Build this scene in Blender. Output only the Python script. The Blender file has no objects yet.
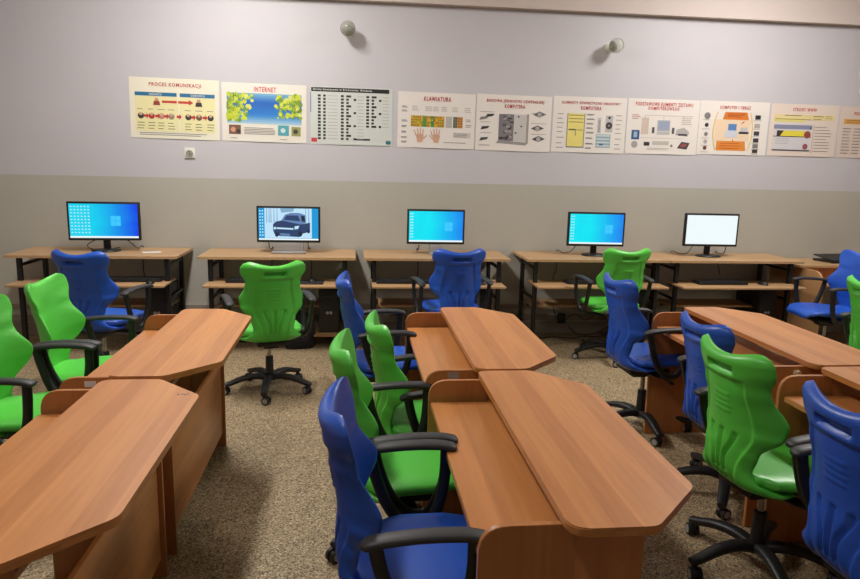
import bpy, bmesh, math, random
from mathutils import Vector, Matrix
random.seed(7)
PI = math.pi
SC = bpy.context.scene
COL = SC.collection
D = 6.033            # distance of the poster wall

# ------------------------------------------------------------------ materials
def lin(c):
    return tuple(((v/255)/12.92 if v/255 <= .04045 else ((v/255+.055)/1.055)**2.4) for v in c)
MATS = {}
def mat(name, rgb, rough=.5, metal=0, var=.06, scale=30, bump=0, spec=.5, trans=0):
    if name in MATS: return MATS[name]
    m = bpy.data.materials.new(name); m.use_nodes = True
    nt = m.node_tree; b = nt.nodes['Principled BSDF']; L = nt.links.new
    c = lin(rgb)
    tc = nt.nodes.new('ShaderNodeTexCoord'); nz = nt.nodes.new('ShaderNodeTexNoise')
    nz.inputs['Scale'].default_value = scale; nz.inputs['Detail'].default_value = 4
    L(tc.outputs['Object'], nz.inputs['Vector'])
    mx = nt.nodes.new('ShaderNodeMix'); mx.data_type = 'RGBA'
    mx.inputs[6].default_value = (*[v*(1-var) for v in c], 1)
    mx.inputs[7].default_value = (*[min(1, v*(1+var)) for v in c], 1)
    L(nz.outputs['Fac'], mx.inputs[0]); L(mx.outputs[2], b.inputs['Base Color'])
    b.inputs['Roughness'].default_value = rough; b.inputs['Metallic'].default_value = metal
    b.inputs['Specular IOR Level'].default_value = spec
    b.inputs['Transmission Weight'].default_value = trans
    if bump:
        bp = nt.nodes.new('ShaderNodeBump'); bp.inputs['Strength'].default_value = bump
        bp.inputs['Distance'].default_value = .002
        L(nz.outputs['Fac'], bp.inputs['Height']); L(bp.outputs[0], b.inputs['Normal'])
    MATS[name] = m
    return m
def wood(name, light, dark, axis, rough=.35, plank=.062):
    """laminate with grain running along axis 0/1/2 and faint plank-wide tone steps"""
    m = bpy.data.materials.new(name); m.use_nodes = True
    nt = m.node_tree; b = nt.nodes['Principled BSDF']; L = nt.links.new
    tc = nt.nodes.new('ShaderNodeTexCoord')
    def noise(sc, detail, dist=0):
        mp = nt.nodes.new('ShaderNodeMapping'); mp.inputs['Scale'].default_value = sc
        n = nt.nodes.new('ShaderNodeTexNoise'); n.inputs['Scale'].default_value = 1
        n.inputs['Detail'].default_value = detail; n.inputs['Distortion'].default_value = dist
        L(tc.outputs['Object'], mp.inputs['Vector']); L(mp.outputs[0], n.inputs['Vector']); return n
    s1 = [55, 55, 55]; s1[axis] = 3
    s2 = [11, 11, 11]; s2[axis] = .9
    a = noise(s1, 5, .6); c = noise(s2, 2, .3)
    # plank steps: white noise on snapped coordinates
    mp = nt.nodes.new('ShaderNodeMapping'); sv = [1/plank]*3; sv[axis] = .3
    mp.inputs['Scale'].default_value = sv; mp.inputs['Location'].default_value = (.37, .21, .13)
    fl = nt.nodes.new('ShaderNodeVectorMath'); fl.operation = 'FLOOR'
    wn = nt.nodes.new('ShaderNodeTexWhiteNoise'); wn.noise_dimensions = '3D'
    L(tc.outputs['Object'], mp.inputs['Vector']); L(mp.outputs[0], fl.inputs[0]); L(fl.outputs[0], wn.inputs['Vector'])
    def math_(op, x, y):
        n = nt.nodes.new('ShaderNodeMath'); n.operation = op
        for i, q in enumerate((x, y)):
            if isinstance(q, (int, float)): n.inputs[i].default_value = q
            else: L(q, n.inputs[i])
        return n.outputs[0]
    f = math_('ADD', math_('MULTIPLY', a.outputs['Fac'], .7), math_('MULTIPLY', c.outputs['Fac'], .55))
    f = math_('ADD', f, math_('MULTIPLY', wn.outputs['Value'], .34))
    f = math_('SUBTRACT', f, .30)
    mx = nt.nodes.new('ShaderNodeMix'); mx.data_type = 'RGBA'
    mx.inputs[6].default_value = (*lin(dark), 1); mx.inputs[7].default_value = (*lin(light), 1)
    L(f, mx.inputs[0]); L(mx.outputs[2], b.inputs['Base Color'])
    b.inputs['Roughness'].default_value = rough
    return m
CH_L, CH_D = (212, 146, 86), (168, 104, 54)
W_Y = wood('cherry_laminate_lengthwise', CH_L, CH_D, 1)
W_Z = wood('cherry_laminate_upright', (194, 128, 74), (158, 96, 52), 2)
B_X = wood('beech_laminate', (196, 160, 118), (170, 132, 92), 0, .42, .2)
B_Z = wood('beech_laminate_upright', (205, 160, 112), (180, 134, 90), 2, .42, .2)
GREEN = mat('green_moulded_plastic', (90, 202, 72), .36, var=.03, scale=8)
BLUE = mat('blue_moulded_plastic', (34, 84, 186), .36, var=.03, scale=8)
BLK = mat('black_plastic', (26, 26, 27), .45, var=.1)
DKG = mat('charcoal_armrest_plastic', (44, 45, 47), .5, var=.08)
STEEL = mat('black_painted_steel', (24, 20, 20), .4, var=.1)
CHROME = mat('brushed_chrome', (170, 170, 168), .25, 1)
RUB = mat('grey_caster_ring', (150, 150, 150), .4)
WHITEP = mat('white_plastic', (225, 222, 210), .4)
PAPER = mat('white_paper', (226, 222, 216), .6)
SILV = mat('silver_plastic', (168, 164, 162), .35, .3)
TRUNK = mat('grey_painted_trim', (150, 140, 128), .5)
INK = mat('grey_ink', (90, 84, 80), .6)

# ------------------------------------------------------------------ mesh helpers
def box(bm, c, s, bev=0, rot=None, mi=0):
    r = bmesh.ops.create_cube(bm, size=1)
    vs = r['verts']
    bmesh.ops.scale(bm, vec=s, verts=vs)
    if bev:
        es = list({e for v in vs for e in v.link_edges})
        g = bmesh.ops.bevel(bm, geom=es, offset=bev, segments=2, affect='EDGES', profile=.5)
        vs = list({v for f in g['faces'] for v in f.verts} | {v for v in vs if v.is_valid})
    if rot is not None: bmesh.ops.rotate(bm, cent=(0, 0, 0), matrix=rot, verts=vs)
    bmesh.ops.translate(bm, vec=c, verts=vs)
    for f in {f for v in vs for f in v.link_faces}: f.material_index = mi
    return vs
def cyl(bm, p0, p1, r0, r1=None, seg=20, mi=0):
    r1 = r0 if r1 is None else r1
    p0, p1 = Vector(p0), Vector(p1); d = p1-p0
    g = bmesh.ops.create_cone(bm, cap_ends=True, segments=seg, radius1=r0, radius2=r1, depth=d.length)
    q = Vector((0, 0, 1)).rotation_difference(d.normalized()).to_matrix()
    bmesh.ops.rotate(bm, cent=(0, 0, 0), matrix=q, verts=g['verts'])
    bmesh.ops.translate(bm, vec=(p0+p1)/2, verts=g['verts'])
    for f in {f for v in g['verts'] for f in v.link_faces}: f.material_index = mi
    return g['verts']
def lathe(bm, prof, seg=24, cent=(0, 0, 0), M=None, mi=0):
    rings = []
    for r, z in prof:
        ring = []
        for k in range(seg):
            a = 2*PI*k/seg
            v = Vector((r*math.cos(a), r*math.sin(a), z))
            if M: v = M @ v
            ring.append(bm.verts.new(v+Vector(cent)))
        rings.append(ring)
    for a, b in zip(rings, rings[1:]):
        for k in range(seg):
            f = bm.faces.new((a[k], a[(k+1) % seg], b[(k+1) % seg], b[k])); f.material_index = mi
    for ring, fl in ((rings[0], True), (rings[-1], False)):
        f = bm.faces.new(ring[::-1] if fl else ring); f.material_index = mi
def sweep(bm, pts, prof, up=Vector((1, 0, 0)), scl=None, mi=0):
    """sweep a closed 2D profile (a along 'up', b along the normal) along pts"""
    pts = [Vector(p) for p in pts]; n = len(pts); rings = []
    for i, p in enumerate(pts):
        t = (pts[min(i+1, n-1)]-pts[max(i-1, 0)]).normalized()
        u = (up-t*up.dot(t)).normalized(); w = t.cross(u)
        s = scl[i] if scl else 1
        rings.append([bm.verts.new(p+u*a*s+w*b*s) for a, b in prof])
    m = len(prof)
    for a, b in zip(rings, rings[1:]):
        for k in range(m):
            f = bm.faces.new((a[k], a[(k+1) % m], b[(k+1) % m], b[k])); f.material_index = mi
    bm.faces.new(rings[0][::-1]).material_index = mi; bm.faces.new(rings[-1]).material_index = mi
def ell(a, b, n=12, p=2.6):
    out = []
    for k in range(n):
        t = 2*PI*k/n; c, s = math.cos(t), math.sin(t)
        out.append((a*math.copysign(abs(c)**(2/p), c), b*math.copysign(abs(s)**(2/p), s)))
    return out
def smooth_path(ctrl, n=8):
    """Catmull-Rom through control points"""
    P = [Vector(p) for p in ctrl]; P = [P[0]*2-P[1]]+P+[P[-1]*2-P[-2]]; out = []
    for i in range(1, len(P)-2):
        for k in range(n):
            t = k/n; a, b, c, d = P[i-1:i+3]
            out.append(.5*((2*b)+(c-a)*t+(2*a-5*b+4*c-d)*t*t+(3*b-a-3*c+d)*t**3))
    out.append(P[-2]); return out
def tube(bm, ctrl, r, n=6, seg=8, mi=0):
    pts = smooth_path(ctrl, n)
    t = (pts[-1]-pts[0]).normalized() if (pts[-1]-pts[0]).length > 1e-6 else Vector((1, 0, 0))
    up = Vector((0, 0, 1)) if abs(t.z) < .8 else Vector((0, 1, 0))
    sweep(bm, pts, [(r*math.cos(2*PI*k/seg), r*math.sin(2*PI*k/seg)) for k in range(seg)], up.cross(t)+up*.01, mi=mi)
def prism(bm, poly, z0, z1, bev=0, mi=0, M=None):
    """poly of (a, b) extruded in z; M maps to world"""
    lo = [bm.verts.new((x, y, z0)) for x, y in poly]; hi = [bm.verts.new((x, y, z1)) for x, y in poly]
    fs = [bm.faces.new(lo[::-1]), bm.faces.new(hi)]
    n = len(poly)
    for k in range(n): fs.append(bm.faces.new((lo[k], lo[(k+1) % n], hi[(k+1) % n], hi[k])))
    vs = lo+hi
    if bev:
        es = [e for e in fs[0].edges]+[e for e in fs[1].edges]
        g = bmesh.ops.bevel(bm, geom=es, offset=bev, segments=2, affect='EDGES')
        vs = list({v for f in g['faces'] for v in f.verts} | {v for v in vs if v.is_valid})
    for f in {f for v in vs for f in v.link_faces}: f.material_index = mi
    if M is not None: bmesh.ops.transform(bm, matrix=M, verts=vs)
    return vs
def rounded(poly, radii, n=7):
    """round the corners of a polygon"""
    out = []; m = len(poly)
    for i in range(m):
        p, a, b = Vector(poly[i]), Vector(poly[i-1]), Vector(poly[(i+1) % m])
        r = radii[i]
        if r <= 0: out.append(tuple(p)); continue
        u, v = (a-p).normalized(), (b-p).normalized()
        ang = u.angle(v); d = min(r/math.tan(ang/2), .49*(a-p).length, .49*(b-p).length)
        s, e = p+u*d, p+v*d
        for k in range(n+1):
            t = k/n; out.append(tuple((1-t)**2*s+2*t*(1-t)*p+t*t*e))
    return out
MX = Matrix(((0, 0, 1, 0), (1, 0, 0, 0), (0, 1, 0, 0), (0, 0, 0, 1)))     # (a,b,c)->(c,a,b): polygon in the YZ plane
MY = Matrix(((1, 0, 0, 0), (0, 0, -1, 0), (0, 1, 0, 0), (0, 0, 0, 1)))    # (a,b,c)->(a,-c,b): polygon in the XZ plane
def obj(name, bm, mats, parent=None, smooth=None):
    bmesh.ops.recalc_face_normals(bm, faces=bm.faces)
    me = bpy.data.meshes.new(name); bm.to_mesh(me); bm.free()
    for m in (mats if isinstance(mats, (list, tuple)) else [mats]): me.materials.append(m)
    o = bpy.data.objects.new(name, me); COL.objects.link(o)
    if parent: o.parent = parent
    if smooth is not None:
        for p in me.polygons: p.use_smooth = True
        if smooth < 180:
            me.set_sharp_from_angle(angle=math.radians(smooth))
    return o
def tag(o, label=None, cat=None, group=None, kind=None):
    for k, v in (('label', label), ('category', cat), ('group', group), ('kind', kind)):
        if v: o[k] = v
    return o
def thing(name, label, cat, loc=(0, 0, 0), rz=0, group=None):
    o = bpy.data.objects.new(name, None); COL.objects.link(o)
    o.empty_display_size = .1
    o.location = loc; o.rotation_euler = (0, 0, rz)
    return tag(o, label, cat, group)
def copy_tree(o, parent=None):
    kids = [c for c in bpy.data.objects if c.parent == o]
    c = o.copy(); COL.objects.link(c)
    if parent: c.parent = parent
    for k in kids: copy_tree(k, c)
    return c
def place(proto, used, loc, rz, label, group=None):
    o = proto if not used else copy_tree(proto)
    o.location = loc; o.rotation_euler = (0, 0, rz); o['label'] = label
    if group: o['group'] = group
    return o

# ------------------------------------------------------------------ room shell
def wall_mat():
    m = bpy.data.materials.new('two_tone_wall_paint'); m.use_nodes = True
    nt = m.node_tree; b = nt.nodes['Principled BSDF']; L = nt.links.new
    tc = nt.nodes.new('ShaderNodeTexCoord'); sx = nt.nodes.new('ShaderNodeSeparateXYZ')
    L(tc.outputs['Object'], sx.inputs[0])
    gt = nt.nodes.new('ShaderNodeMath'); gt.operation = 'GREATER_THAN'; gt.inputs[1].default_value = 1.355
    L(sx.outputs['Z'], gt.inputs[0])
    nz = nt.nodes.new('ShaderNodeTexNoise'); nz.inputs['Scale'].default_value = 2.2; nz.inputs['Detail'].default_value = 5
    L(tc.outputs['Object'], nz.inputs['Vector'])
    def mix(a, c, f):
        n = nt.nodes.new('ShaderNodeMix'); n.data_type = 'RGBA'
        for i, q in ((6, a), (7, c)):
            if isinstance(q, tuple): n.inputs[i].default_value = (*lin(q), 1)
            else: L(q, n.inputs[i])
        L(f, n.inputs[0]); return n.outputs[2]
    lo = mix((177, 173, 162), (184, 180, 169), nz.outputs['Fac'])
    up = mix((192, 188, 192), (199, 195, 199), nz.outputs['Fac'])
    L(mix(lo, up, gt.outputs[0]), b.inputs['Base Color'])
    n2 = nt.nodes.new('ShaderNodeTexNoise'); n2.inputs['Scale'].default_value = 45; n2.inputs['Detail'].default_value = 6
    L(tc.outputs['Object'], n2.inputs['Vector'])
    bp = nt.nodes.new('ShaderNodeBump'); bp.inputs['Strength'].default_value = .12; bp.inputs['Distance'].default_value = .004
    L(n2.outputs['Fac'], bp.inputs['Height']); L(bp.outputs[0], b.inputs['Normal'])
    b.inputs['Roughness'].default_value = .55
    return m
WALL = wall_mat()
def floor_mat():
    m = bpy.data.materials.new('speckled_floor_covering'); m.use_nodes = True
    nt = m.node_tree; b = nt.nodes['Principled BSDF']; L = nt.links.new
    tc = nt.nodes.new('ShaderNodeTexCoord')
    def ramp(src, stops):
        r = nt.nodes.new('ShaderNodeValToRGB'); e = r.color_ramp.elements
        e[0].position, e[0].color = stops[0][0], (*stops[0][1], 1); e[1].position, e[1].color = stops[-1][0], (*stops[-1][1], 1)
        for p, c in stops[1:-1]:
            q = e.new(p); q.color = (*c, 1)
        L(src, r.inputs[0]); return r.outputs[0]
    v = nt.nodes.new('ShaderNodeTexVoronoi'); v.inputs['Scale'].default_value = 170
    L(tc.outputs['Object'], v.inputs['Vector'])
    sp = nt.nodes.new('ShaderNodeSeparateColor'); L(v.outputs['Color'], sp.inputs[0])
    base = ramp(sp.outputs[0], [(0, lin((70, 54, 40))), (.2, lin((112, 92, 66))), (.3, lin((150, 129, 98))), (.8, lin((168, 146, 112))), (1, lin((214, 198, 162)))])
    n = nt.nodes.new('ShaderNodeTexNoise'); n.inputs['Scale'].default_value = 1.3; n.inputs['Detail'].default_value = 3
    L(tc.outputs['Object'], n.inputs['Vector'])
    mx = nt.nodes.new('ShaderNodeMix'); mx.data_type = 'RGBA'; mx.blend_type = 'MULTIPLY'; mx.inputs[0].default_value = .25
    L(base, mx.inputs[6]); L(ramp(n.outputs['Fac'], [(.3, (.75, .72, .7)), (.7, (1, 1, 1))]), mx.inputs[7])
    L(mx.outputs[2], b.inputs['Base Color']); b.inputs['Roughness'].default_value = .6
    return m
FLOOR = floor_mat()
CEIL = mat('ceiling_paint', (206, 192, 186), .8, var=.02, scale=3)
XL, XR, YB, ZC = -4.2, 6.6, -2.6, 3.5
def slab(name, c, s, m):
    bm = bmesh.new(); box(bm, c, s); return tag(obj(name, bm, m), kind='structure')
slab('floor', ((XL+XR)/2, (YB+D)/2, -.05), (XR-XL, D-YB, .1), FLOOR)
slab('ceiling', ((XL+XR)/2, (YB+D)/2, ZC+.05), (XR-XL, D-YB, .1), CEIL)
slab('wall_back', ((XL+XR)/2, D+.06, ZC/2), (XR-XL+.2, .12, ZC+.2), WALL)
slab('wall_left', (XL-.05, (YB+D)/2, ZC/2), (.1, D-YB, ZC+.2), WALL)
slab('wall_right', (XR+.05, (YB+D)/2, ZC/2), (.1, D-YB, ZC+.2), WALL)
slab('wall_front', ((XL+XR)/2, YB-.05, ZC/2), (XR-XL+.2, .1, ZC+.2), WALL)
slab('trim_1', ((XL+XR)/2, D-.035, (2.822+ZC)/2), (XR-XL, .07, ZC-2.822), CEIL)
slab('baseboard_back', ((XL+XR)/2, D-.006, .05), (XR-XL, .012, .1), TRUNK)
for i, (z, h) in enumerate(((.15, .05), (.25, .035))):
    slab('trim_%d' % (i+2), ((XL+XR)/2, D-.013, z), (XR-XL, .026, h), TRUNK)

# ------------------------------------------------------------------ ceiling lamps
LAMPW = mat('lamp_housing_white', (235, 233, 228), .5)
EM = bpy.data.materials.new('lamp_tube_glow'); EM.use_nodes = True
_b = EM.node_tree.nodes['Principled BSDF']
_b.inputs['Emission Color'].default_value = (1, .95, .86, 1); _b.inputs['Emission Strength'].default_value = 5
def ceiling_lamp(x, y, power, label, col=(1, .972, .93)):
    t = thing('ceiling_light', label, 'ceiling light', (x, y, ZC-.09), 0, 'fluorescent lights on the ceiling')
    bm = bmesh.new(); box(bm, (0, 0, .065), (.28, 1.25, .05), .008); obj('housing', bm, LAMPW, t)
    for s in (-1, 1):
        bm = bmesh.new(); cyl(bm, (s*.07, -.59, .02), (s*.07, .59, .02), .016); obj('tube', bm, EM, t, 40)
    ld = bpy.data.lights.new('fluorescent_light', 'AREA'); ld.shape = 'RECTANGLE'
    ld.size, ld.size_y, ld.energy, ld.color = .25, 1.2, power*.75, col
    lo = bpy.data.objects.new('fluorescent_light', ld); COL.objects.link(lo)
    lo.location = (x, y, ZC-.12)
    pd = bpy.data.lights.new('fluorescent_glow', 'POINT'); pd.shadow_soft_size = .12; pd.energy = power*.30; pd.color = col
    po = bpy.data.objects.new('fluorescent_glow', pd); COL.objects.link(po); po.location = (x, y, ZC-.32)
LAMPS = [(-.95, 4.35, 95, 'ceiling light on the left nearer the poster wall'), (3.25, 4.35, 90, 'ceiling light on the right nearer the poster wall'),
         (-.95, 1.4, 32, 'ceiling light on the left nearer the camera'), (3.25, 1.4, 10, 'ceiling light on the right nearer the camera')]
for x, y, p, l in LAMPS: ceiling_lamp(x, y, p, 'white twin-tube '+l)

# ------------------------------------------------------------------ chairs
def interp(tab, v):
    for (a, x), (b, y) in zip(tab, tab[1:]):
        if v <= b:
            t = (v-a)/(b-a); t = t*t*(3-2*t); return x+(y-x)*t
    return tab[-1][1]
def linterp(tab, v):
    for (a, x), (b, y) in zip(tab, tab[1:]):
        if v <= b: return x+(y-x)*(v-a)/(b-a)
    return tab[-1][1]
def sst(a, b, x):
    t = max(0, min(1, (x-a)/(b-a))); return t*t*(3-2*t)
def bump1(x, c, hw, soft):       # 1 inside |x-c|<hw, soft flanks
    return 1-sst(hw-soft/2, hw+soft/2, abs(x-c))
def loft(path, W, TH, WRAP, HORN, rows, half, emboss=None, power=4):
    bm = bmesh.new(); P = smooth_path(path, 16); rings = []
    # arc length table
    acc = [0]
    for a, b in zip(P, P[1:]): acc.append(acc[-1]+(b-a).length)
    for r in range(rows+1):
        v = r/rows
        # denser sampling at both ends
        v = .5-.5*math.cos(PI*v)*(.55+.45) if False else v
        s = v*acc[-1]
        i = max(0, min(len(P)-2, next((k for k in range(len(acc)-1) if acc[k+1] >= s), len(P)-2)))
        t = (s-acc[i])/max(1e-9, acc[i+1]-acc[i]); c = P[i].lerp(P[i+1], t)
        tg = (P[min(i+2, len(P)-1)]-P[max(i-1, 0)]).normalized()
        N = Vector((0, -tg.z, tg.y)); N = -N if (N.y+N.z*.8) < 0 else N
        w = interp(W, v); wr = interp(WRAP, v); hn = interp(HORN, v)
        e = min(1, s/.022, (acc[-1]-s)/.022); e = math.sqrt(max(0, 1-(1-e)**2))
        th = interp(TH, v)*max(e, .04)
        ring = []
        for side in (1, -1):
            for k in range(half+1):
                if side == -1 and k in (0, half): continue
                a = -PI/2+PI*k/half
                q = (.62*(2*k/half-1)+.38*math.sin(a))*side
                pr = math.sqrt(max(0, 1-abs(q)**power))
                n = side*th/2*pr
                x = w*q
                z0 = c.z+hn*(abs(q)**2-.38*abs(q)**8)
                if side == -1 and emboss: n += emboss(x, z0, w, q)
                ring.append(bm.verts.new((x, c.y+wr*abs(q)**2.2+n*N.y, z0+n*N.z)))
        rings.append(ring)
    m = len(rings[0])
    for a, b in zip(rings, rings[1:]):
        for k in range(m): bm.faces.new((a[k], a[(k+1) % m], b[(k+1) % m], b[k]))
    bm.faces.new(rings[0][::-1]); bm.faces.new(rings[-1])
    return bm
def back_emboss(x, z, w, q):
    d = 0
    d += .024*bump1(x, 0, .066, .010)*bump1(z, .846, .013, .010)                 # hand grip
    inside = bump1(x, 0, .118-.03*sst(.62, .50, z)+.012*math.sin((z-.5)*16), .014)*sst(.40, .44, z)*(1-sst(.806, .818, z))
    d += .010*inside                                                            # sunken panel
    for z1 in (.745, .725, .705, .685): d -= .0045*bump1(x, 0, .042, .01)*bump1(z, z1, .004, .006)
    for sgn in (-1, 0, 1):
        cx = sgn*(.040+.035*sst(.50, .60, z)*1.0-.012)
        d += .012*bump1(x, cx, .008, .009)*sst(.42, .45, z)*(1-sst(.60, .615, z))
    return d*min(1, 3*(1-abs(q)))
def make_chair(name, plastic, label):
    t = thing(name, label, 'chair')
    # backrest: local +Y is the sitting direction
    bm = loft([(0, -.240, .895), (0, -.226, .84), (0, -.216, .76), (0, -.202, .68), (0, -.195, .61), (0, -.200, .54), (0, -.196, .47), (0, -.160, .419), (0, -.09, .404), (0, -.02, .404)],
              [(0, .158), (.022, .190), (.05, .204), (.09, .204), (.19, .174), (.24, .176), (.36, .205), (.43, .200), (.555, .142), (.65, .130), (.78, .170), (.9, .198), (1, .19)],
              [(0, .044), (.2, .046), (.5, .046), (.8, .044), (1, .03)],
              [(0, .050), (.2, .058), (.36, .105), (.58, .045), (.75, .02), (1, .0)],
              [(0, .040), (.12, .026), (.4, .0), (.7, .0), (.8, .010), (1, .012)], 92, 56, back_emboss)
    obj('backrest', bm, plastic, t, 180)
    bm = loft([(0, -.19, .467), (0, -.16, .447), (0, -.08, .440), (0, .06, .448), (0, .17, .452), (0, .225, .436), (0, .242, .406)],
              [(0, .10), (.10, .150), (.22, .195), (.38, .218), (.62, .215), (.82, .196), (.94, .160), (1, .13)],
              [(0, .05), (.5, .058), (1, .045)],
              [(0, .02), (.3, .0), (1, .0)],
              [(0, .008), (.3, .010), (.7, .004), (1, -.008)], 44, 30, None, 5)
    obj('seat', bm, plastic, t, 180)
    bm = bmesh.new()
    box(bm, (0, -.01, .375), (.2, .24, .035), .008); box(bm, (0, -.01, .35), (.1, .16, .04), .008)
    cyl(bm, (.04, .03, .355), (.22, .05, .35), .005, seg=8); box(bm, (.225, .05, .35), (.04, .025, .012), .004)
    obj('seat_mechanism', bm, BLK, t, 35)
    for s in (-1, 1):
        # U-shaped arm support with a bracket under the seat, and its pad
        bm = bmesh.new()
        x = s*.262
        U = [(x, -.115, .645), (x, -.095, .56), (s*.256, -.06, .47), (s*.245, -.01, .405), (s*.24, .035, .392), (s*.245, .075, .41), (s*.256, .108, .49), (x, .120, .57), (x, .122, .648)]
        pts = smooth_path(U, 6)
        sweep(bm, pts, ell(.014, .018, 12), Vector((1, 0, 0)))
        sweep(bm, smooth_path([(s*.245, .03, .398), (s*.2, .02, .375), (s*.08, 0, .368)], 4), ell(.028, .008, 10), Vector((0, 1, 0)))
        a = obj('armrest', bm, BLK, t, 60)
        bm = bmesh.new()
        P = smooth_path([(x, -.148, .640), (x, -.11, .652), (x, -.01, .662), (x, .09, .662), (x, .138, .654), (x, .150, .646)], 5)
        n = len(P); sc = [min(1, .35+.65*math.sqrt(max(0, 1-(1-min(1, min(i, n-1-i)/4))**2))) for i in range(n)]
        sweep(bm, P, ell(.027, .012, 14), Vector((1, 0, 0)), sc)
        obj('arm_pad', bm, DKG, a, 60)
    bm = bmesh.new()
    lathe(bm, [(.012, .33), (.014, .34), (.014, .20), (.014, .2)][::-1], 16)
    obj('gas_column', bm, CHROME, t, 40)
    bm = bmesh.new()
    lathe(bm, [(.028, .075), (.030, .10), (.027, .13), (.025, .235), (.022, .24)], 20)
    obj('column_cover', bm, BLK, t, 40)
    for k in range(5):
        a = 2*PI*k/5+.3; R = Matrix.Rotation(a, 4, 'Z')
        bm = bmesh.new()
        pts = smooth_path([(0, .0, .088), (0, .08, .108), (0, .17, .102), (0, .262, .074), (0, .29, .070)], 5)
        n = len(pts); sweep(bm, pts, ell(.030, .021, 12), Vector((1, 0, 0)), [1.05-.42*i/(n-1) for i in range(n)])
        cyl(bm, (0, .274, .045), (0, .274, .075), .010, seg=10)
        bmesh.ops.transform(bm, matrix=R, verts=bm.verts)
        leg = obj('base_leg', bm, BLK, t, 50)
        bm = bmesh.new(); ca = random.uniform(0, 2*PI)
        C = R @ Vector((0, .274, .0)); dx = Vector((math.cos(ca), math.sin(ca), 0)); off = Vector((-dx.y, dx.x, 0))*.014
        for s in (-1, 1):
            p = C+off+Vector((0, 0, .026))
            cyl(bm, p+dx*s*.007, p+dx*s*.021, .026, .025, 18)
            cyl(bm, p+dx*s*.0205, p+dx*s*.0225, .017, .017, 16, mi=1)
        cyl(bm, C+off-dx*.007+Vector((0, 0, .026)), C+off+dx*.007+Vector((0, 0, .026)), .020, .020, 14)
        cyl(bm, C+off*.3+Vector((0, 0, .03)), C+Vector((0, 0, .06)), .013, .011, 12)
        obj('caster', bm, [BLK, RUB], leg, 40)
    return t
gchair = make_chair('swivel_chair', GREEN, 'x'); bchair = make_chair('swivel_chair', BLUE, 'x')
H = -PI/2
R_ = math.radians
CHAIRS = [
 # colour, x, y, z lift, heading (deg, 0 = faces the poster wall, -90 = faces right), label, group
 ('b', 0.165, 1.72, 0, -90, 'blue plastic swivel chair nearest the camera at the middle tables', 'm'),
 ('g', 0.172, 2.3, 0, -89, 'green swivel chair behind the nearest blue chair, the nearer green one of the middle row', 'm'),
 ('g', 0.305, 2.89, -0.055, -84, 'green swivel chair pushed in under the middle tables, the farther of the two green ones', 'm'),
 ('b', 0.158, 3.66, 0, -88, 'blue swivel chair farthest back in the middle row, at the far end of the tables', 'm'),
 ('g', -1.345, 2.93, 0, -94, 'green swivel chair cut by the left edge of the photo, beside the left tables', 'l'),
 ('g', -1.32, 3.51, 0, -91, 'green swivel chair whose whole back shows, at the far left table', 'l'),
 ('b', 1.69, 3.7, 0, -87, 'blue swivel chair with open seat showing at the far end of the right tables', 'r'),
 ('b', 1.765, 2.87, -0.055, -86, 'blue swivel chair mostly hidden behind the large green one, at the right tables', 'r'),
 ('g', 1.55, 2.27, -0.015, -84, 'green swivel chair with its five-star base in full view at the right tables', 'r'),
 ('b', 1.535, 1.64, 0, -88, 'large blue swivel chair cut by the lower right corner of the photo', 'r'),
 ('g', 3.17, 3.61, 0, -90, 'green swivel chair cut by the right edge of the photo', 'r2'),
 ('b', -1.645, 4.62, 0.02, -18, 'blue swivel chair at the leftmost computer desk', 'w'),
 ('g', -0.555, 4.48, -0.02, 18, 'green swivel chair at the computer desk whose screen shows a vehicle', 'w'),
 ('b', 0.735, 5.06, 0, 9, 'blue swivel chair at the middle computer desk', 'w'),
 ('g', 2.06, 5.2, 0, 8, 'green swivel chair at the fourth computer desk from the left', 'w'),
 ('b', 3.73, 4.94, 0, 84, 'blue swivel chair turned sideways below the white screen, facing left', 'w'),
]
GR = {'m': 'chairs along the middle tables', 'l': 'chairs along the left tables', 'r': 'chairs along the right tables', 'r2': 'chairs along the right tables', 'w': 'chairs at the wall desks'}
seen = set()
for c, x, y, z, h, lab, g in CHAIRS:
    place(gchair if c == 'g' else bchair, c in seen, (x, y, z), R_(h), lab, GR[g]); seen.add(c)
    bpy.context.view_layer.update()
    if z:   # lowered seat: only the column telescopes, the base stays on the floor
        root = [o for o in bpy.data.objects if o.get('label') == lab][0]
        root.location.z = 0
        for k in [o for o in bpy.data.objects if o.parent == root]:
            if k.name.split('.')[0] in ('backrest', 'seat', 'seat_mechanism', 'armrest'): k.location.z += z
    spin = 22 if 'base in full view' in lab else -13 if 'nearer green' in lab else -39 if 'open seat showing' in lab else 0
    for _ in (0,):
        for k in [o for o in bpy.data.objects if o.parent and o.parent.get('label') == lab and o.name.startswith('base_leg')]: k.rotation_euler.z = R_(spin)

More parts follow.
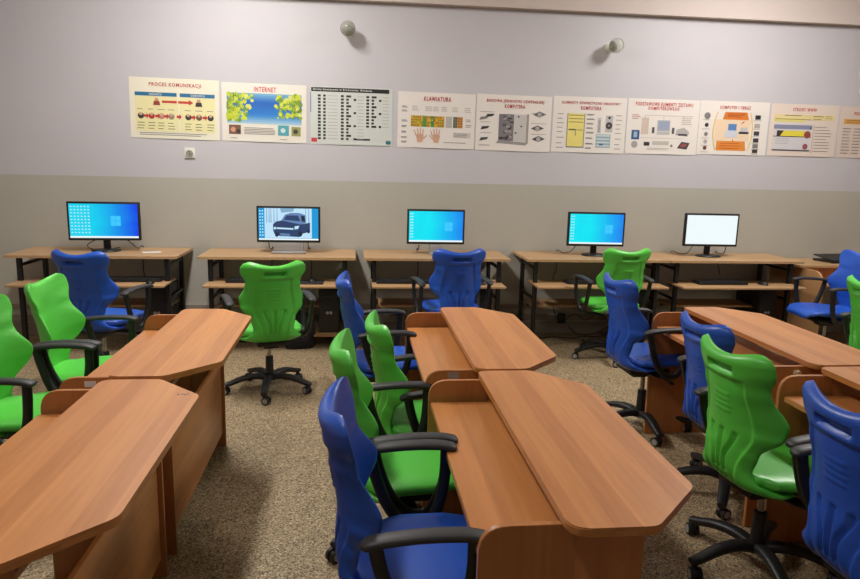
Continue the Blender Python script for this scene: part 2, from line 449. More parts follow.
# ------------------------------------------------------------------ two-level student tables
def make_table():
    t = thing('computer_table', 'x', 'table', group='two-level cherry tables')
    L, W, cx, cy, H1 = 1.155, .372, .172, .179, .744
    poly = rounded([(0, 0), (W-cx, 0), (W, cy), (W, L-cy), (W-cx, L), (0, L)], [.045, .05, .06, .05, .04, .03])
    bm = bmesh.new(); prism(bm, poly, H1-.022, H1, .003); obj('tabletop', bm, W_Y, t, 40)
    bm = bmesh.new(); prism(bm, [(-.185, .078), (.170, .078), (.170, L-.074), (-.185, L-.074)], .625, .647, .002)
    obj('work_surface', bm, W_Y, t, 40)
    for y0 in (.06, L-.048):
        bm = bmesh.new()
        prism(bm, rounded([(-.19, 0), (.03, 0), (.03, H1-.0225), (-.19, H1-.0225)], [0, 0, 0, .07]), -y0-.018, -y0, .0015, M=MY)
        obj('end_panel', bm, W_Z, t, 40)
        bm = bmesh.new(); box(bm, (.115, y0+.012, (H1-.0225)/2), (.17, .016, H1-.023), .0015)
        obj('leg_panel', bm, W_Z, t, 40)
    bm = bmesh.new(); box(bm, (.179, L/2+.003, .28), (.016, L-.126, .40), .0015)
    obj('modesty_panel', bm, W_Y, t, 40)
    return t
tab = make_table()
TABLES = [(-.879, 1.264, 'cherry two-level table in the lower left corner, its angled top cut by the frame'),
          (-.879, 2.455, 'cherry two-level table directly behind the one in the lower left corner'),
          (.470, 1.324, 'cherry two-level table in the centre foreground, fully in view beside the blue chair'),
          (.470, 2.500, 'cherry two-level table behind the centre foreground table'),
          (1.875, 1.330, 'cherry two-level table at the right edge of the photo, nearest on the right'),
          (1.875, 2.507, 'long-looking cherry two-level table of the right row nearer the poster wall')]
tabs = []
for i, (x, y, l) in enumerate(TABLES): tabs.append(place(tab, i > 0, (x, y, 0), 0, l))
def table_extra(t, name, bm, m): o = obj(name, bm, m, t, 40); return o
bm = bmesh.new(); box(bm, (-.075, .0585, .697), (.04, .002, .022)); table_extra(tabs[1], 'sticker', bm, PAPER)
bm = bmesh.new(); box(bm, (-.080, .0585, .694), (.045, .002, .04)); table_extra(tabs[3], 'sticker', bm, SILV)
bm = bmesh.new(); cyl(bm, (-.035, .060, .690), (-.035, .045, .690), .018, .014); table_extra(tabs[5], 'knob', bm, mat('pale_wood_knob', (214, 186, 150), .4))
bm = bmesh.new()
for dx, dy in ((0, 0), (.012, .004), (.022, -.002), (.03, .006)):
    box(bm, (.302+dx, .985+dy, .7443), (.006, .010, .0006), rot=None)
table_extra(tabs[0], 'ink_mark', bm, INK)

# ------------------------------------------------------------------ computer desks along the wall
def make_desk():
    t = thing('computer_desk', 'x', 'desk', group='beech computer desks along the wall')
    W, Dp, H1 = 1.20, .575, .764
    y0, y1 = -Dp, -.012                       # local: wall plane at y = 0
    bm = bmesh.new(); prism(bm, rounded([(0, y0), (W, y0), (W, y1), (0, y1)], [.01]*4), H1-.02, H1, .002); obj('tabletop', bm, B_X, t, 40)
    for x in (.085, W-.085):
        for y in (y0+.06, y1-.06):
            bm = bmesh.new(); box(bm, (x, y, (H1-.02)/2), (.034, .034, H1-.021), .004); obj('leg', bm, STEEL, t, 40)
        for z in (.68, .42):
            bm = bmesh.new(); box(bm, (x, (y0+y1)/2, z), (.022, y1-y0-.15, .022), .003); obj('side_rail', bm, STEEL, t, 40)
    bm = bmesh.new(); box(bm, (W/2, y0+.03, .552), (1.075, .36, .018), .003); obj('keyboard_shelf', bm, B_X, t, 40)
    for s in (.11, W-.11):
        bm = bmesh.new(); box(bm, (s, y0+.16, .530), (.016, .2, .024), .003); obj('shelf_runner', bm, STEEL, t, 40)
    bm = bmesh.new(); box(bm, (W/2, -.25, .335), (1.0, .30, .018), .003); obj('lower_shelf', bm, B_X, t, 40)
    bm = bmesh.new(); box(bm, (W/2, -.25, .318), (1.02, .02, .016)); obj('crossbar', bm, STEEL, t, 40)
    bm = bmesh.new(); box(bm, (W-.21, -.29, .118), (.22, .36, .018), .003); box(bm, (W-.21, -.12, .1), (.25, .02, .018)); box(bm, (W-.21, -.46, .1), (.25, .02, .018))
    obj('computer_platform', bm, B_X, t, 40)
    return t
desk = make_desk()
DESKX = [(-2.642, 1.062), (-1.215, 1.025), (.08, 1), (1.420, 1.025), (2.655, 1.005)]
DLAB = ['beech computer desk at the far left of the poster wall', 'second beech computer desk from the left, under the screen showing a vehicle',
        'middle beech computer desk, behind the blue chair facing the poster wall', 'fourth beech computer desk from the left, behind the green chair',
        'beech computer desk under the white screen']
for i, (x, sx) in enumerate(DESKX): place(desk, i > 0, (x, D, 0), 0, DLAB[i]).scale.x = sx

# the lower table in the far right corner
t = thing('student_table', 'low beech table with rounded side panel in the far right corner', 'table', (3.878, D, 0))
bm = bmesh.new(); prism(bm, [(0, -.50), (1.2, -.50), (1.2, -.01), (0, -.01)], .70, .722, .003); obj('tabletop', bm, B_X, t, 40)
bm = bmesh.new(); prism(bm, [(.055, -.74), (1.15, -.74), (1.15, -.45), (.055, -.45)], .57, .59, .003); obj('work_surface', bm, B_X, t, 40)
for x in (.035, 1.15):
    bm = bmesh.new(); prism(bm, rounded([(-.76, 0), (-.01, 0), (-.01, .699), (-.76, .699)], [0, 0, 0, .14]), x, x+.018, .0015, M=MX); obj('side_panel', bm, B_Z, t, 40)
bm = bmesh.new(); box(bm, (.6, -.44, .645), (1.09, .016, .105)); obj('modesty_panel', bm, W_Z, t)

# ------------------------------------------------------------------ monitors
def emis(name, rgb, st=1.0):
    m = bpy.data.materials.new(name); m.use_nodes = True
    b = m.node_tree.nodes['Principled BSDF']; b.inputs['Base Color'].default_value = (.01, .01, .01, 1)
    b.inputs['Emission Color'].default_value = (*lin(rgb), 1); b.inputs['Emission Strength'].default_value = st
    b.inputs['Roughness'].default_value = .3
    return m
def desktop_screen(name, cyan, blue, edge):
    """blue desktop picture: glow spreading from the window emblem, darker blue on the right"""
    m = bpy.data.materials.new(name); m.use_nodes = True
    nt = m.node_tree; b = nt.nodes['Principled BSDF']; L = nt.links.new
    b.inputs['Base Color'].default_value = (.01, .01, .01, 1); b.inputs['Roughness'].default_value = .3
    tc = nt.nodes.new('ShaderNodeTexCoord'); sx = nt.nodes.new('ShaderNodeSeparateXYZ'); L(tc.outputs['Object'], sx.inputs[0])
    mr = nt.nodes.new('ShaderNodeMapRange'); mr.inputs[1].default_value = edge-.16; mr.inputs[2].default_value = .24; L(sx.outputs['X'], mr.inputs[0])
    nz = nt.nodes.new('ShaderNodeTexNoise'); nz.inputs['Scale'].default_value = 6; L(tc.outputs['Object'], nz.inputs['Vector'])
    ad = nt.nodes.new('ShaderNodeMath'); ad.operation = 'MULTIPLY_ADD'; ad.inputs[1].default_value = .35; L(nz.outputs['Fac'], ad.inputs[0])
    sb = nt.nodes.new('ShaderNodeMath'); sb.operation = 'SUBTRACT'; sb.inputs[1].default_value = .175
    L(mr.outputs[0], ad.inputs[2]); L(ad.outputs[0], sb.inputs[0])
    r = nt.nodes.new('ShaderNodeValToRGB'); e = r.color_ramp.elements
    e[0].position, e[0].color = .0, (*lin(cyan), 1); e[1].position, e[1].color = 1, (*lin(blue), 1)
    L(sb.outputs[0], r.inputs[0]); L(r.outputs[0], b.inputs['Emission Color']); b.inputs['Emission Strength'].default_value = 1
    return m
E_WHITE = emis('screen_white', (238, 250, 252)); E_ICON = emis('screen_icons', (190, 240, 250)); E_LOGO = emis('screen_emblem', (60, 200, 255))
def quad(bm, x0, z0, x1, z1, y, mi, shear=0):
    vs = [bm.verts.new((x0, y, z0)), bm.verts.new((x1, y, z0)), bm.verts.new((x1+shear, y, z1)), bm.verts.new((x0+shear, y, z1))]
    bm.faces.new(vs).material_index = mi
def poly3(bm, pts, y, mi):
    bm.faces.new([bm.verts.new((x, y, z)) for x, z in pts]).material_index = mi
def monitor(x, y, w, h, zb, rz, label, content, stand='dark', px=0):
    t = thing('computer_monitor', label, 'monitor', (x, y, .764), rz, 'monitors on the wall desks')
    z0 = zb-.764; z1 = z0+h; b = .016
    bm = bmesh.new()
    box(bm, (0, .012, (z0+z1)/2), (w, .034, h), .005)
    box(bm, (0, .038, (z0+z1)/2), (w*.6, .03, h*.6), .01)
    obj('casing', bm, BLK, t, 40)
    bm = bmesh.new()
    sx0, sx1, sz0, sz1 = -w/2+b, w/2-b, z0+b+.004, z1-b
    quad(bm, sx0, sz0, sx1, sz1, -.0060, 0)
    y = -.0068
    if content == 'truck':
        mats = [emis('screen_side_blue', (20, 150, 215)), emis('screen_snow', (190, 226, 248)), emis('screen_truck_dark', (42, 62, 104)),
                emis('screen_truck_mid', (98, 130, 178)), emis('screen_trees', (130, 172, 205)), E_ICON, E_WHITE, emis('screen_truck_black', (22, 32, 60))]
        W_, H_ = sx1-sx0, sz1-sz0
        def P(u, v): return (sx0+u*W_, sz0+v*H_)
        def pl(pts, mi, yy): poly3(bm, [P(*p) for p in pts], yy, mi)
        pl([(.10, .06), (.89, .06), (.89, 1), (.10, 1)], 1, y)
        for u in (.13, .17, .2, .25, .3, .78, .83): pl([(u, .55), (u+.018, .55), (u+.014, 1), (u+.004, 1)], 4, y-.0004)
        pl([(.38, .86), (.58, .9), (.6, 1), (.36, 1)], 4, y-.0004)
        pl([(.24, .30), (.24, .50), (.29, .58), (.38, .62), (.60, .60), (.70, .52), (.72, .14), (.68, .10), (.34, .13), (.26, .20)], 2, y-.0006)        # front body
        pl([(.70, .50), (.86, .56), (.86, .30), (.80, .24), (.72, .20), (.68, .30)], 2, y-.0006)                        # bed and side
        pl([(.38, .62), (.44, .80), (.54, .86), (.68, .86), (.78, .80), (.79, .54), (.70, .50)], 3, y-.0008)             # cab
        pl([(.42, .64), (.47, .78), (.66, .78), (.70, .60)], 2, y-.0010)                                                # windscreen
        pl([(.72, .60), (.71, .78), (.77, .76), (.78, .58)], 7, y-.0010)                                                # side window
        pl([(.30, .40), (.58, .38), (.58, .33), (.30, .35)], 1, y-.0010); pl([(.36, .22), (.52, .20), (.52, .13), (.36, .15)], 3, y-.0010)
        pl([(.60, .44), (.68, .46), (.66, .36), (.60, .34)], 1, y-.0010); pl([(.25, .40), (.29, .42), (.29, .34), (.25, .33)], 1, y-.0010)
        for cu, cv, ru in ((.695, .20, .035), (.30, .17, .03), (.835, .28, .025)):
            pl([(cu+ru*math.cos(a*PI/6), cv+2.4*ru*math.sin(a*PI/6)) for a in range(12)], 7, y-.0012)
        for k in range(9):
            for c in (.015, .055): quad(bm, *P(c, .13+.095*k), *P(c+.022, .17+.095*k), y, 5)
        quad(bm, *P(0, 0), *P(1, .05), y, 6)
    else:
        mats = [content[0], E_LOGO, E_ICON, E_WHITE]
        W_, H_ = sx1-sx0, sz1-sz0
        def P(u, v): return (sx0+u*W_, sz0+v*H_)
        if content[1]:
            quad(bm, *P(0, 0), *P(1, .055), y, 3)
            lx = content[2]
            for i in (0, 1):
                for j in (0, 1):
                    a, c = P(lx+.075*i, .36+.15*j), P(lx+.07+.075*i, .50+.15*j)
                    quad(bm, *a, *c, y, 1)
            for k in range(9):
                for c in content[3]: quad(bm, *P(c, .14+.095*k), *P(c+.026, .175+.095*k), y, 2)
    obj('screen', bm, mats, t)
    if stand == 'silver':
        bm = bmesh.new(); sw = .24 if content == 'truck' else .10; box(bm, (0, .02, z0/2+.002), (sw, .05, z0-.004), .006); box(bm, (0, .0, .008), (sw*1.15, .13, .014), .005)
        obj('stand', bm, SILV, t, 40)
    else:
        bm = bmesh.new(); box(bm, (0, .05, z0/2+.03), (.055, .022, z0+.05), .006); obj('neck', bm, BLK, t, 40)
        bm = bmesh.new(); lathe(bm, [(.105, .001), (.108, .006), (.10, .014), (.04, .02)], 28)
        bmesh.ops.scale(bm, vec=(1.05, .85, 1), verts=bm.verts); bmesh.ops.translate(bm, vec=(0, .02, 0), verts=bm.verts)
        obj('base', bm, BLK, t, 40)
    return t
S1 = desktop_screen('screen_desktop_deep', (0, 212, 240), (6, 62, 232), .06)
S3 = desktop_screen('screen_desktop_bright', (0, 228, 244), (20, 120, 240), .10)
Y5 = D-.30
monitor(-1.985, Y5, .545, .308, .853, R_(4), 'black monitor on the leftmost desk, screen fading from cyan to deep blue', (S1, True, .60, (.02, .07, .12, .17, .22, .27)))
monitor(-.534, Y5, .515, .297, .852, 0, 'black monitor showing a grey pickup truck in snow', 'truck', 'silver')
monitor(.688, Y5, .488, .293, .850, 0, 'black monitor with plain cyan desktop above the middle blue chair', (S3, True, .66, (.02, .05)), 'silver')
monitor(2.085, Y5, .50, .294, .847, R_(-3), 'black monitor with cyan desktop left of the white screen, above the green chair', (S3, True, .66, (.02, .06)))
monitor(3.135, Y5, .49, .290, .856, R_(-2), 'black monitor with blank white screen, rightmost of the five', (E_WHITE, False))

# ------------------------------------------------------------------ things on the desks
def keyboard(x, y, rz, label, z=.562):
    t = thing('keyboard', label, 'keyboard', (x, y, z), rz, 'keyboards on the desk shelves')
    bm = bmesh.new(); box(bm, (0, 0, .010), (.44, .14, .018), .004); obj('body', bm, BLK, t, 40)
    bm = bmesh.new()
    for r in range(5):
        for k in range(15): box(bm, (-.2+.0275*k+.004*r, -.05+.024*r, .0225), (.022, .018, .006))
    obj('keys', bm, DKG, t)
    return t
keyboard(-1.72, 5.52, .05, 'black keyboard on the leftmost desk beside the blue chair')
keyboard(-.78, 5.50, 0, 'black keyboard behind the green chair, left part of its shelf')
keyboard(.40, 5.49, 0, 'black keyboard on the middle desk shelf left of the blue chair')
keyboard(1.98, 5.50, 0, 'black keyboard on the fourth desk shelf behind the green chair')
keyboard(3.13, 5.50, 0, 'black keyboard on the shelf under the white screen')
def mouse(x, y, rz, label, z=.562):
    bm = bmesh.new(); bmesh.ops.create_uvsphere(bm, u_segments=16, v_segments=10, radius=1)
    bmesh.ops.scale(bm, vec=(.032, .055, .03), verts=bm.verts)
    bmesh.ops.bisect_plane(bm, geom=bm.verts[:]+bm.edges[:]+bm.faces[:], plane_co=(0, 0, 0), plane_no=(0, 0, -1), clear_outer=True)
    bmesh.ops.holes_fill(bm, edges=bm.edges[:])
    o = obj('computer_mouse', bm, BLK, None, 60); o.location = (x, y, z+.001); o.rotation_euler = (0, 0, rz)
    return tag(o, label, 'mouse', 'mice on the desk shelves')
mouse(-1.56, 5.40, .3, 'black mouse at the right end of the leftmost desk shelf')
mouse(3.50, 5.46, .2, 'black mouse right of the keyboard under the white screen')
mouse(-.33, 5.50, -.2, 'black mouse beside the mouse mat on the second desk shelf')
def mat_pad(x, y, label):
    bm = bmesh.new(); prism(bm, rounded([(-.12, -.1), (.12, -.1), (.12, .1), (-.12, .1)], [.015]*4), 0, .004); o = obj('mouse_mat', bm, mat('mouse_mat_cloth', (40, 38, 42), .8), None, 40)
    o.location = (x, y, .562); return tag(o, label, 'mouse mat', 'mouse mats on the desk shelves')
mat_pad(-.36, 5.48, 'dark mouse mat on the shelf of the second desk'); mat_pad(.95, 5.48, 'dark mouse mat on the shelf of the middle desk')
bpy.data.objects['computer_mouse.002'].location.z += .004
bm = bmesh.new(); box(bm, (0, 0, .001), (.14, .09, .001), rot=Matrix.Rotation(.35, 3, 'Z')); o = obj('paper_slip', bm, PAPER); o.location = (-1.62, 5.70, .764)
tag(o, 'small white slip of paper right of the leftmost monitor', 'paper')
def tower(x, y, z, label, ring=True, rz=0):
    t = thing('computer_tower', label, 'computer', (x, y, z), rz, 'computer towers under the desks')
    bm = bmesh.new(); box(bm, (0, 0, .19), (.17, .36, .375), .006); obj('case', bm, BLK, t, 40)
    bm = bmesh.new(); box(bm, (0, -.186, .19), (.155, .012, .35), .004); obj('front_panel', bm, DKG if ring is None else BLK, t, 40)
    bm = bmesh.new(); box(bm, (0, -.1935, .31), (.13, .003, .035), .001); obj('disc_drive', bm, BLK, t, 40)
    if ring:
        for dx in (-.014, .014):
            bm = bmesh.new(); M = Matrix.Rotation(PI/2, 4, 'X')
            lathe(bm, [(.009, 0), (.012, 0), (.012, .003), (.009, .003)], 18, (dx, -.192, .17), M); obj('front_button', bm, SILV, t, 40)
    return t
tower(-1.56, D-.30, .128, 'black computer tower under the right end of the leftmost desk', True)
tower(-.20, D-.30, .128, 'black computer tower with two silver rings under the second desk', True)
tower(1.07, D-.30, .128, 'black computer tower under the right end of the middle desk', True)
tower(2.44, D-.30, .128, 'black computer tower hidden behind the green chair at the fourth desk', False)
tower(3.62, D-.30, .128, 'black computer tower under the right end of the desk with the white screen', True)
# black bag by the second desk
bm = bmesh.new()
rows = [(.0, .15, .09), (.06, .165, .10), (.2, .15, .095), (.3, .12, .075), (.36, .06, .04)]
prof = []
for z, a, b in rows: prof.append([(x, y, z) for x, y in ell(a, b, 24, 3)])
rings = [[bm.verts.new(p) for p in r] for r in prof]
for a, b in zip(rings, rings[1:]):
    for k in range(24): bm.faces.new((a[k], a[(k+1) % 24], b[(k+1) % 24], b[k]))
bm.faces.new(rings[0][::-1]); bm.faces.new(rings[-1])
bag = thing('school_bag', 'black bag standing on the floor between the green chair and the tower with rings', 'bag', (-.445, 5.58, 0), .2)
bag.scale = (.76, .8, .85)
obj('bag_body', bm, mat('black_fabric', (24, 23, 26), .8, bump=.3), bag, 180)
bm = bmesh.new(); tube(bm, [(-.05, 0, .355), (-.03, 0, .40), (.03, 0, .40), (.05, 0, .355)], .008); obj('handle', bm, BLK, bag, 60)
bm = bmesh.new(); box(bm, (0, -.098, .15), (.2, .02, .15), .008); obj('front_pocket', bm, mat('black_fabric', (24, 23, 26), .8), bag, 40)

# cables: from monitors down behind the desks, and loops on the floor
def cable(ctrl, label, r=.0035):
    bm = bmesh.new(); tube(bm, ctrl, r, 8, 8); return tag(obj('cable', bm, BLK, None, 60), label, 'cable', 'black computer cables')
cable([(-2.06, 5.77, .86), (-2.12, 5.72, .815), (-2.08, 5.75, .775), (-2.0, 5.86, .770), (-1.95, 5.96, .770)], 'black cable looping under the left corner of the leftmost screen')
cable([(-1.84, 5.76, .87), (-1.80, 5.8, .82), (-1.79, 5.90, .772), (-1.78, 6.022, .77), (-1.79, 6.026, .60), (-1.77, 6.02, .42)], 'black cable falling from the leftmost monitor to behind its desk')
cable([(-.70, 5.755, .87), (-.70, 5.80, .80), (-.70, 5.95, .772), (-.70, 6.024, .768), (-.71, 6.026, .6), (-.70, 6.01, .40)], 'black cable dropping left of the silver stand under the truck picture')
cable([(-.38, 5.755, .87), (-.38, 5.80, .80), (-.38, 5.95, .772), (-.38, 6.024, .768), (-.37, 6.026, .6), (-.38, 6.01, .42)], 'black cable dropping right of the silver stand under the truck picture')
cable([(.55, 5.755, .87), (.55, 5.80, .80), (.55, 5.95, .772), (.56, 6.024, .768), (.57, 6.026, .6), (.56, 6.01, .42)], 'black cable dropping from the left of the middle monitor')
cable([(1.93, 5.76, .86), (1.87, 5.74, .80), (1.84, 5.86, .772), (1.83, 6.024, .768), (1.84, 6.02, .6), (1.80, 5.98, .52), (1.9, 5.99, .45)], 'black cable curling from the fourth monitor down the wall')
cable([(2.99, 5.76, .865), (2.94, 5.74, .80), (2.93, 5.86, .772), (2.92, 6.024, .768), (2.97, 6.02, .58)], 'black cable hanging left of the white screen stand')
cable([(3.30, 5.75, .88), (3.31, 5.80, .79), (3.33, 5.94, .772), (3.36, 6.024, .768), (3.42, 6.02, .56)], 'black cable hanging right of the white screen stand')
cable([(1.82, 5.98, .30), (1.83, 5.97, .20), (1.9, 5.94, .13), (2.0, 5.93, .2), (2.12, 5.95, .14), (2.2, 5.92, .20)], 'loose cable drooping beside the black power block under the fourth desk')
cable([(1.5, 5.88, .005), (1.62, 5.80, .005), (1.78, 5.86, .005), (1.95, 5.80, .005), (2.1, 5.88, .005), (2.3, 5.82, .005)], 'cable snaking on the floor under the fourth desk')
cable([(1.95, 5.93, .09), (2.02, 5.85, .03), (2.15, 5.80, .05), (2.28, 5.86, .09), (2.36, 5.9, .16)], 'cable looping below the power block behind the green chair base')
bm = bmesh.new(); box(bm, (0, 0, 0), (.07, .05, .09), .006); o = obj('power_block', bm, BLK, None, 40); o.location = (1.90, D-.052, .150)
tag(o, 'black power block on the wall trunking under the fourth desk', 'power adapter')
# flat black device on the corner table
bm = bmesh.new(); prism(bm, rounded([(-.17, -.12), (.17, -.12), (.17, .12), (-.17, .12)], [.012]*4), 0, .018, .003)
t = thing('laptop', 'black flat device on the corner table behind the sideways blue chair', 'laptop', (4.42, D-.24, .722), .15)
obj('body', bm, BLK, t, 40)
bm = bmesh.new(); prism(bm, rounded([(-.17, -.12), (.17, -.12), (.17, .12), (-.17, .12)], [.012]*4), 0, .007, .002, M=Matrix.Translation((0, .005, .022)) @ Matrix.Rotation(.12, 4, 'X') @ Matrix.Translation((0, 0, .014)))
obj('lid', bm, BLK, t, 40)

# ------------------------------------------------------------------ wall fixtures
t = thing('power_outlet', 'cream power outlet on the wall under the first poster', 'outlet', (-1.367, D, 1.561))
bm = bmesh.new(); box(bm, (0, -.008, 0), (.085, .014, .085), .004); obj('cover_plate', bm, WHITEP, t, 40)
bm = bmesh.new(); lathe(bm, [(.028, 0), (.028, .006), (.022, .006), (.020, .002)], 24, (0, -.0155, -.004), Matrix.Rotation(PI/2, 4, 'X')); obj('socket', bm, mat('socket_grey', (150, 146, 132), .5), t, 40)
bm = bmesh.new(); cyl(bm, (0, -.02, -.004), (0, -.026, -.004), .004); obj('earth_pin', bm, CHROME, t, 40)
GLASS = bpy.data.materials.new('clear_bulb_glass'); GLASS.use_nodes = True
gb = GLASS.node_tree.nodes['Principled BSDF']; gb.inputs['Transmission Weight'].default_value = .75; gb.inputs['Roughness'].default_value = .12
gb.inputs['Base Color'].default_value = (.85, .88, .80, 1); gb.inputs['IOR'].default_value = 1.35
BRASS = mat('dull_brass', (120, 116, 92), .35, .8)
def wall_lamp(x, z, yaw, label):
    t = thing('wall_lamp', label, 'wall lamp', (x, D, z), 0, 'glass wall lamps above the posters')
    M = Matrix.Rotation(yaw, 4, 'Z') @ Matrix.Rotation(PI/2, 4, 'X')
    bm = bmesh.new(); lathe(bm, [(.045, .001), (.045, .014), (.03, .022), (.022, .03), (.022, .065), (.028, .07)], 24, M=M); obj('socket_base', bm, WHITEP, t, 40)
    bm = bmesh.new(); lathe(bm, [(.022, .07), (.024, .10), (.012, .115), (.008, .13)], 20, M=M); obj('bulb_cap', bm, BRASS, t, 60)
    bm = bmesh.new()
    lathe(bm, [(.027, .066), (.045, .085), (.058, .11), (.062, .135), (.055, .165), (.035, .188), (.012, .197)], 28, M=M)
    obj('glass_globe', bm, GLASS, t, 180)
wall_lamp(-.055, 2.585, .0, 'round glass wall lamp above the black-titled chart poster')
wall_lamp(2.20, 2.545, .12, 'round glass wall lamp near the ceiling above the row of white posters, right one')

# ------------------------------------------------------------------ posters
def add_text(bm, s, x0, x1, zc, h, y, mi, bold=.012):
    cu = bpy.data.curves.new('t', 'FONT'); cu.body = s; cu.size = 1; cu.offset = bold; cu.resolution_u = 2; cu.space_character = 1.24
    ob = bpy.data.objects.new('t', cu); COL.objects.link(ob)
    dg = bpy.context.evaluated_depsgraph_get(); dg.update()
    me = ob.evaluated_get(dg).to_mesh()
    if me and len(me.vertices):
        xs = [v.co.x for v in me.vertices]; ys = [v.co.y for v in me.vertices]
        a, b, c, d = min(xs), max(xs), min(ys), max(ys)
        vs = [bm.verts.new((x0+(v.co.x-a)/(b-a)*(x1-x0), y, zc+((v.co.y-c)/(d-c)-.5)*h)) for v in me.vertices]
        for p in me.polygons:
            try: bm.faces.new([vs[i] for i in p.vertices]).material_index = mi
            except ValueError: pass
    ob.evaluated_get(dg).to_mesh_clear()
    bpy.data.objects.remove(ob); bpy.data.curves.remove(cu)
INKS = {}
def ink(rgb): 
    k = 'poster_ink_%d_%d_%d' % rgb
    return mat(k, rgb, .5, var=.02)
class Poster:
    def __init__(s, xc, zt, rot, label, paper=(228, 224, 220), w=.70, h=.475):
        s.w, s.h, s.bm, s.mats, s.key = w, h, bmesh.new(), [mat('poster_paper_%d_%d_%d' % paper, paper, .5, var=.02)], {}
        s.xc, s.zc, s.rot, s.label = xc, zt-h/2, rot, label
        # sheet: thin, slightly bowed
        n = 12; top = []; 
        def yy(u): return -.002-.004*math.sin(PI*u)-.002*u
        s.yy = yy
        fr = [[s.bm.verts.new(((k/n-.5)*w, yy(k/n), (j-.5)*h)) for k in range(n+1)] for j in (0, 1)]
        bk = [[s.bm.verts.new(((k/n-.5)*w, yy(k/n)+.0015, (j-.5)*h)) for k in range(n+1)] for j in (0, 1)]
        for k in range(n):
            s.bm.faces.new((fr[0][k], fr[0][k+1], fr[1][k+1], fr[1][k])); s.bm.faces.new((bk[0][k+1], bk[0][k], bk[1][k], bk[1][k+1]))
            for j in (0, 1): s.bm.faces.new((fr[j][k], bk[j][k], bk[j][k+1], fr[j][k+1]))
        for k in (0, n): s.bm.faces.new((fr[0][k], fr[1][k], bk[1][k], bk[0][k]))
        s.lv = 0
    def mi(s, rgb):
        if rgb not in s.key: s.key[rgb] = len(s.mats); s.mats.append(ink(rgb))
        return s.key[rgb]
    def fix(s, n0):
        for v in list(s.bm.verts)[n0:]:
            v.co.y += s.yy(v.co.x/s.w+.5)
    def poly(s, pts, rgb, lv=1):
        n0 = len(s.bm.verts); s.bm.verts.ensure_lookup_table()
        vs = [s.bm.verts.new(((u-.5)*s.w, s.yy(u)-.0009-.0004*lv, (v-.5)*s.h)) for u, v in pts]
        s.bm.faces.new(vs).material_index = s.mi(rgb)
    def rect(s, u0, v0, u1, v1, rgb, lv=1):
        m = max(1, int((u1-u0)*10)); 
        for k in range(m):
            a, b = u0+(u1-u0)*k/m, u0+(u1-u0)*(k+1)/m
            s.poly([(a, v0), (b, v0), (b, v1), (a, v1)], rgb, lv)
    def disc(s, u, v, r, rgb, lv=2, n=10, asp=1.45):
        s.poly([(u+r*math.cos(2*PI*k/n), v+r*asp*math.sin(2*PI*k/n)) for k in range(n)], rgb, lv)
    def text(s, t, u0, u1, v, hh, rgb, lv=3, bold=.02):
        s.bm.verts.ensure_lookup_table(); n0 = len(s.bm.verts)
        add_text(s.bm, t, (u0-.5)*s.w, (u1-.5)*s.w, (v-.5)*s.h, hh*s.h*1.12, 0, s.mi(rgb), bold)
        s.bm.verts.ensure_lookup_table()
        for v_ in s.bm.verts[n0:]: v_.co.y = s.yy(v_.co.x/s.w+.5)-.0009-.0004*lv
    def lines(s, u0, u1, v0, v1, n, rgb, lv=2, jag=.3):
        for k in range(n):
            v = v1-(v1-v0)*(k+.5)/n; e = u1-(u1-u0)*random.uniform(0, jag)
            s.rect(u0, v-.005, e, v+.005, rgb, lv)
    def done(s):
        me = bpy.data.meshes.new('poster'); s.bm.to_mesh(me); s.bm.free()
        for m in s.mats: me.materials.append(m)
        o = bpy.data.objects.new('poster', me); COL.objects.link(o)
        o.location = (s.xc, D, s.zc); o.rotation_euler = (0, R_(s.rot), 0)
        return tag(o, s.label, 'poster', 'row of computer lesson posters on the wall')
RED, DK, GY, LG = (176, 30, 36), (58, 54, 56), (128, 122, 120), (172, 166, 162)
# 1 communication process
p = Poster(-1.473, 2.158, .7, 'cream poster of people linked by red arrows, leftmost in the row', (232, 226, 206), .715, .485)
p.text('PROCES KOMUNIKACJI', .22, .80, .885, .07, RED)
p.rect(.06, .70, .525, .76, (40, 110, 150)); p.rect(.56, .70, .95, .76, (40, 110, 150))
p.text('NADAWCA', .22, .36, .73, .032, (225, 225, 215)); p.text('ODBIORCA', .68, .84, .73, .032, (225, 225, 215))
p.rect(.06, .12, .54, .69, (230, 222, 168)); p.rect(.56, .12, .95, .69, (230, 222, 168)); 
p.poly([(.36, .59), (.66, .59), (.66, .565), (.71, .61), (.66, .655), (.66, .63), (.36, .63)], (196, 62, 48), 2)
for u, c in ((.30, (150, 60, 50)), (.77, DK)): p.disc(u, .64, .022, (196, 150, 120)); p.poly([(u-.04, .55), (u+.04, .55), (u+.03, .62), (u-.03, .62)], c, 3)
for u, c in ((.12, DK), (.24, (170, 50, 45)), (.35, (190, 130, 120)), (.46, (150, 130, 110)), (.65, DK), (.77, (110, 80, 60)), (.90, DK)):
    p.disc(u, .37, .036, c); p.disc(u, .40, .018, (205, 168, 140), 3); p.lines(u-.04, u+.04, .14, .28, 3, DK); p.lines(u-.04, u+.04, .46, .50, 1, GY)
for u in (.175, .30, .40, .54, .70, .83): p.poly([(u-.02, .35), (u+.01, .35), (u+.01, .32), (u+.035, .37), (u+.01, .42), (u+.01, .39), (u-.02, .39)], (190, 50, 48), 4)
p.lines(.10, .93, .045, .105, 2, GY)
p.done()
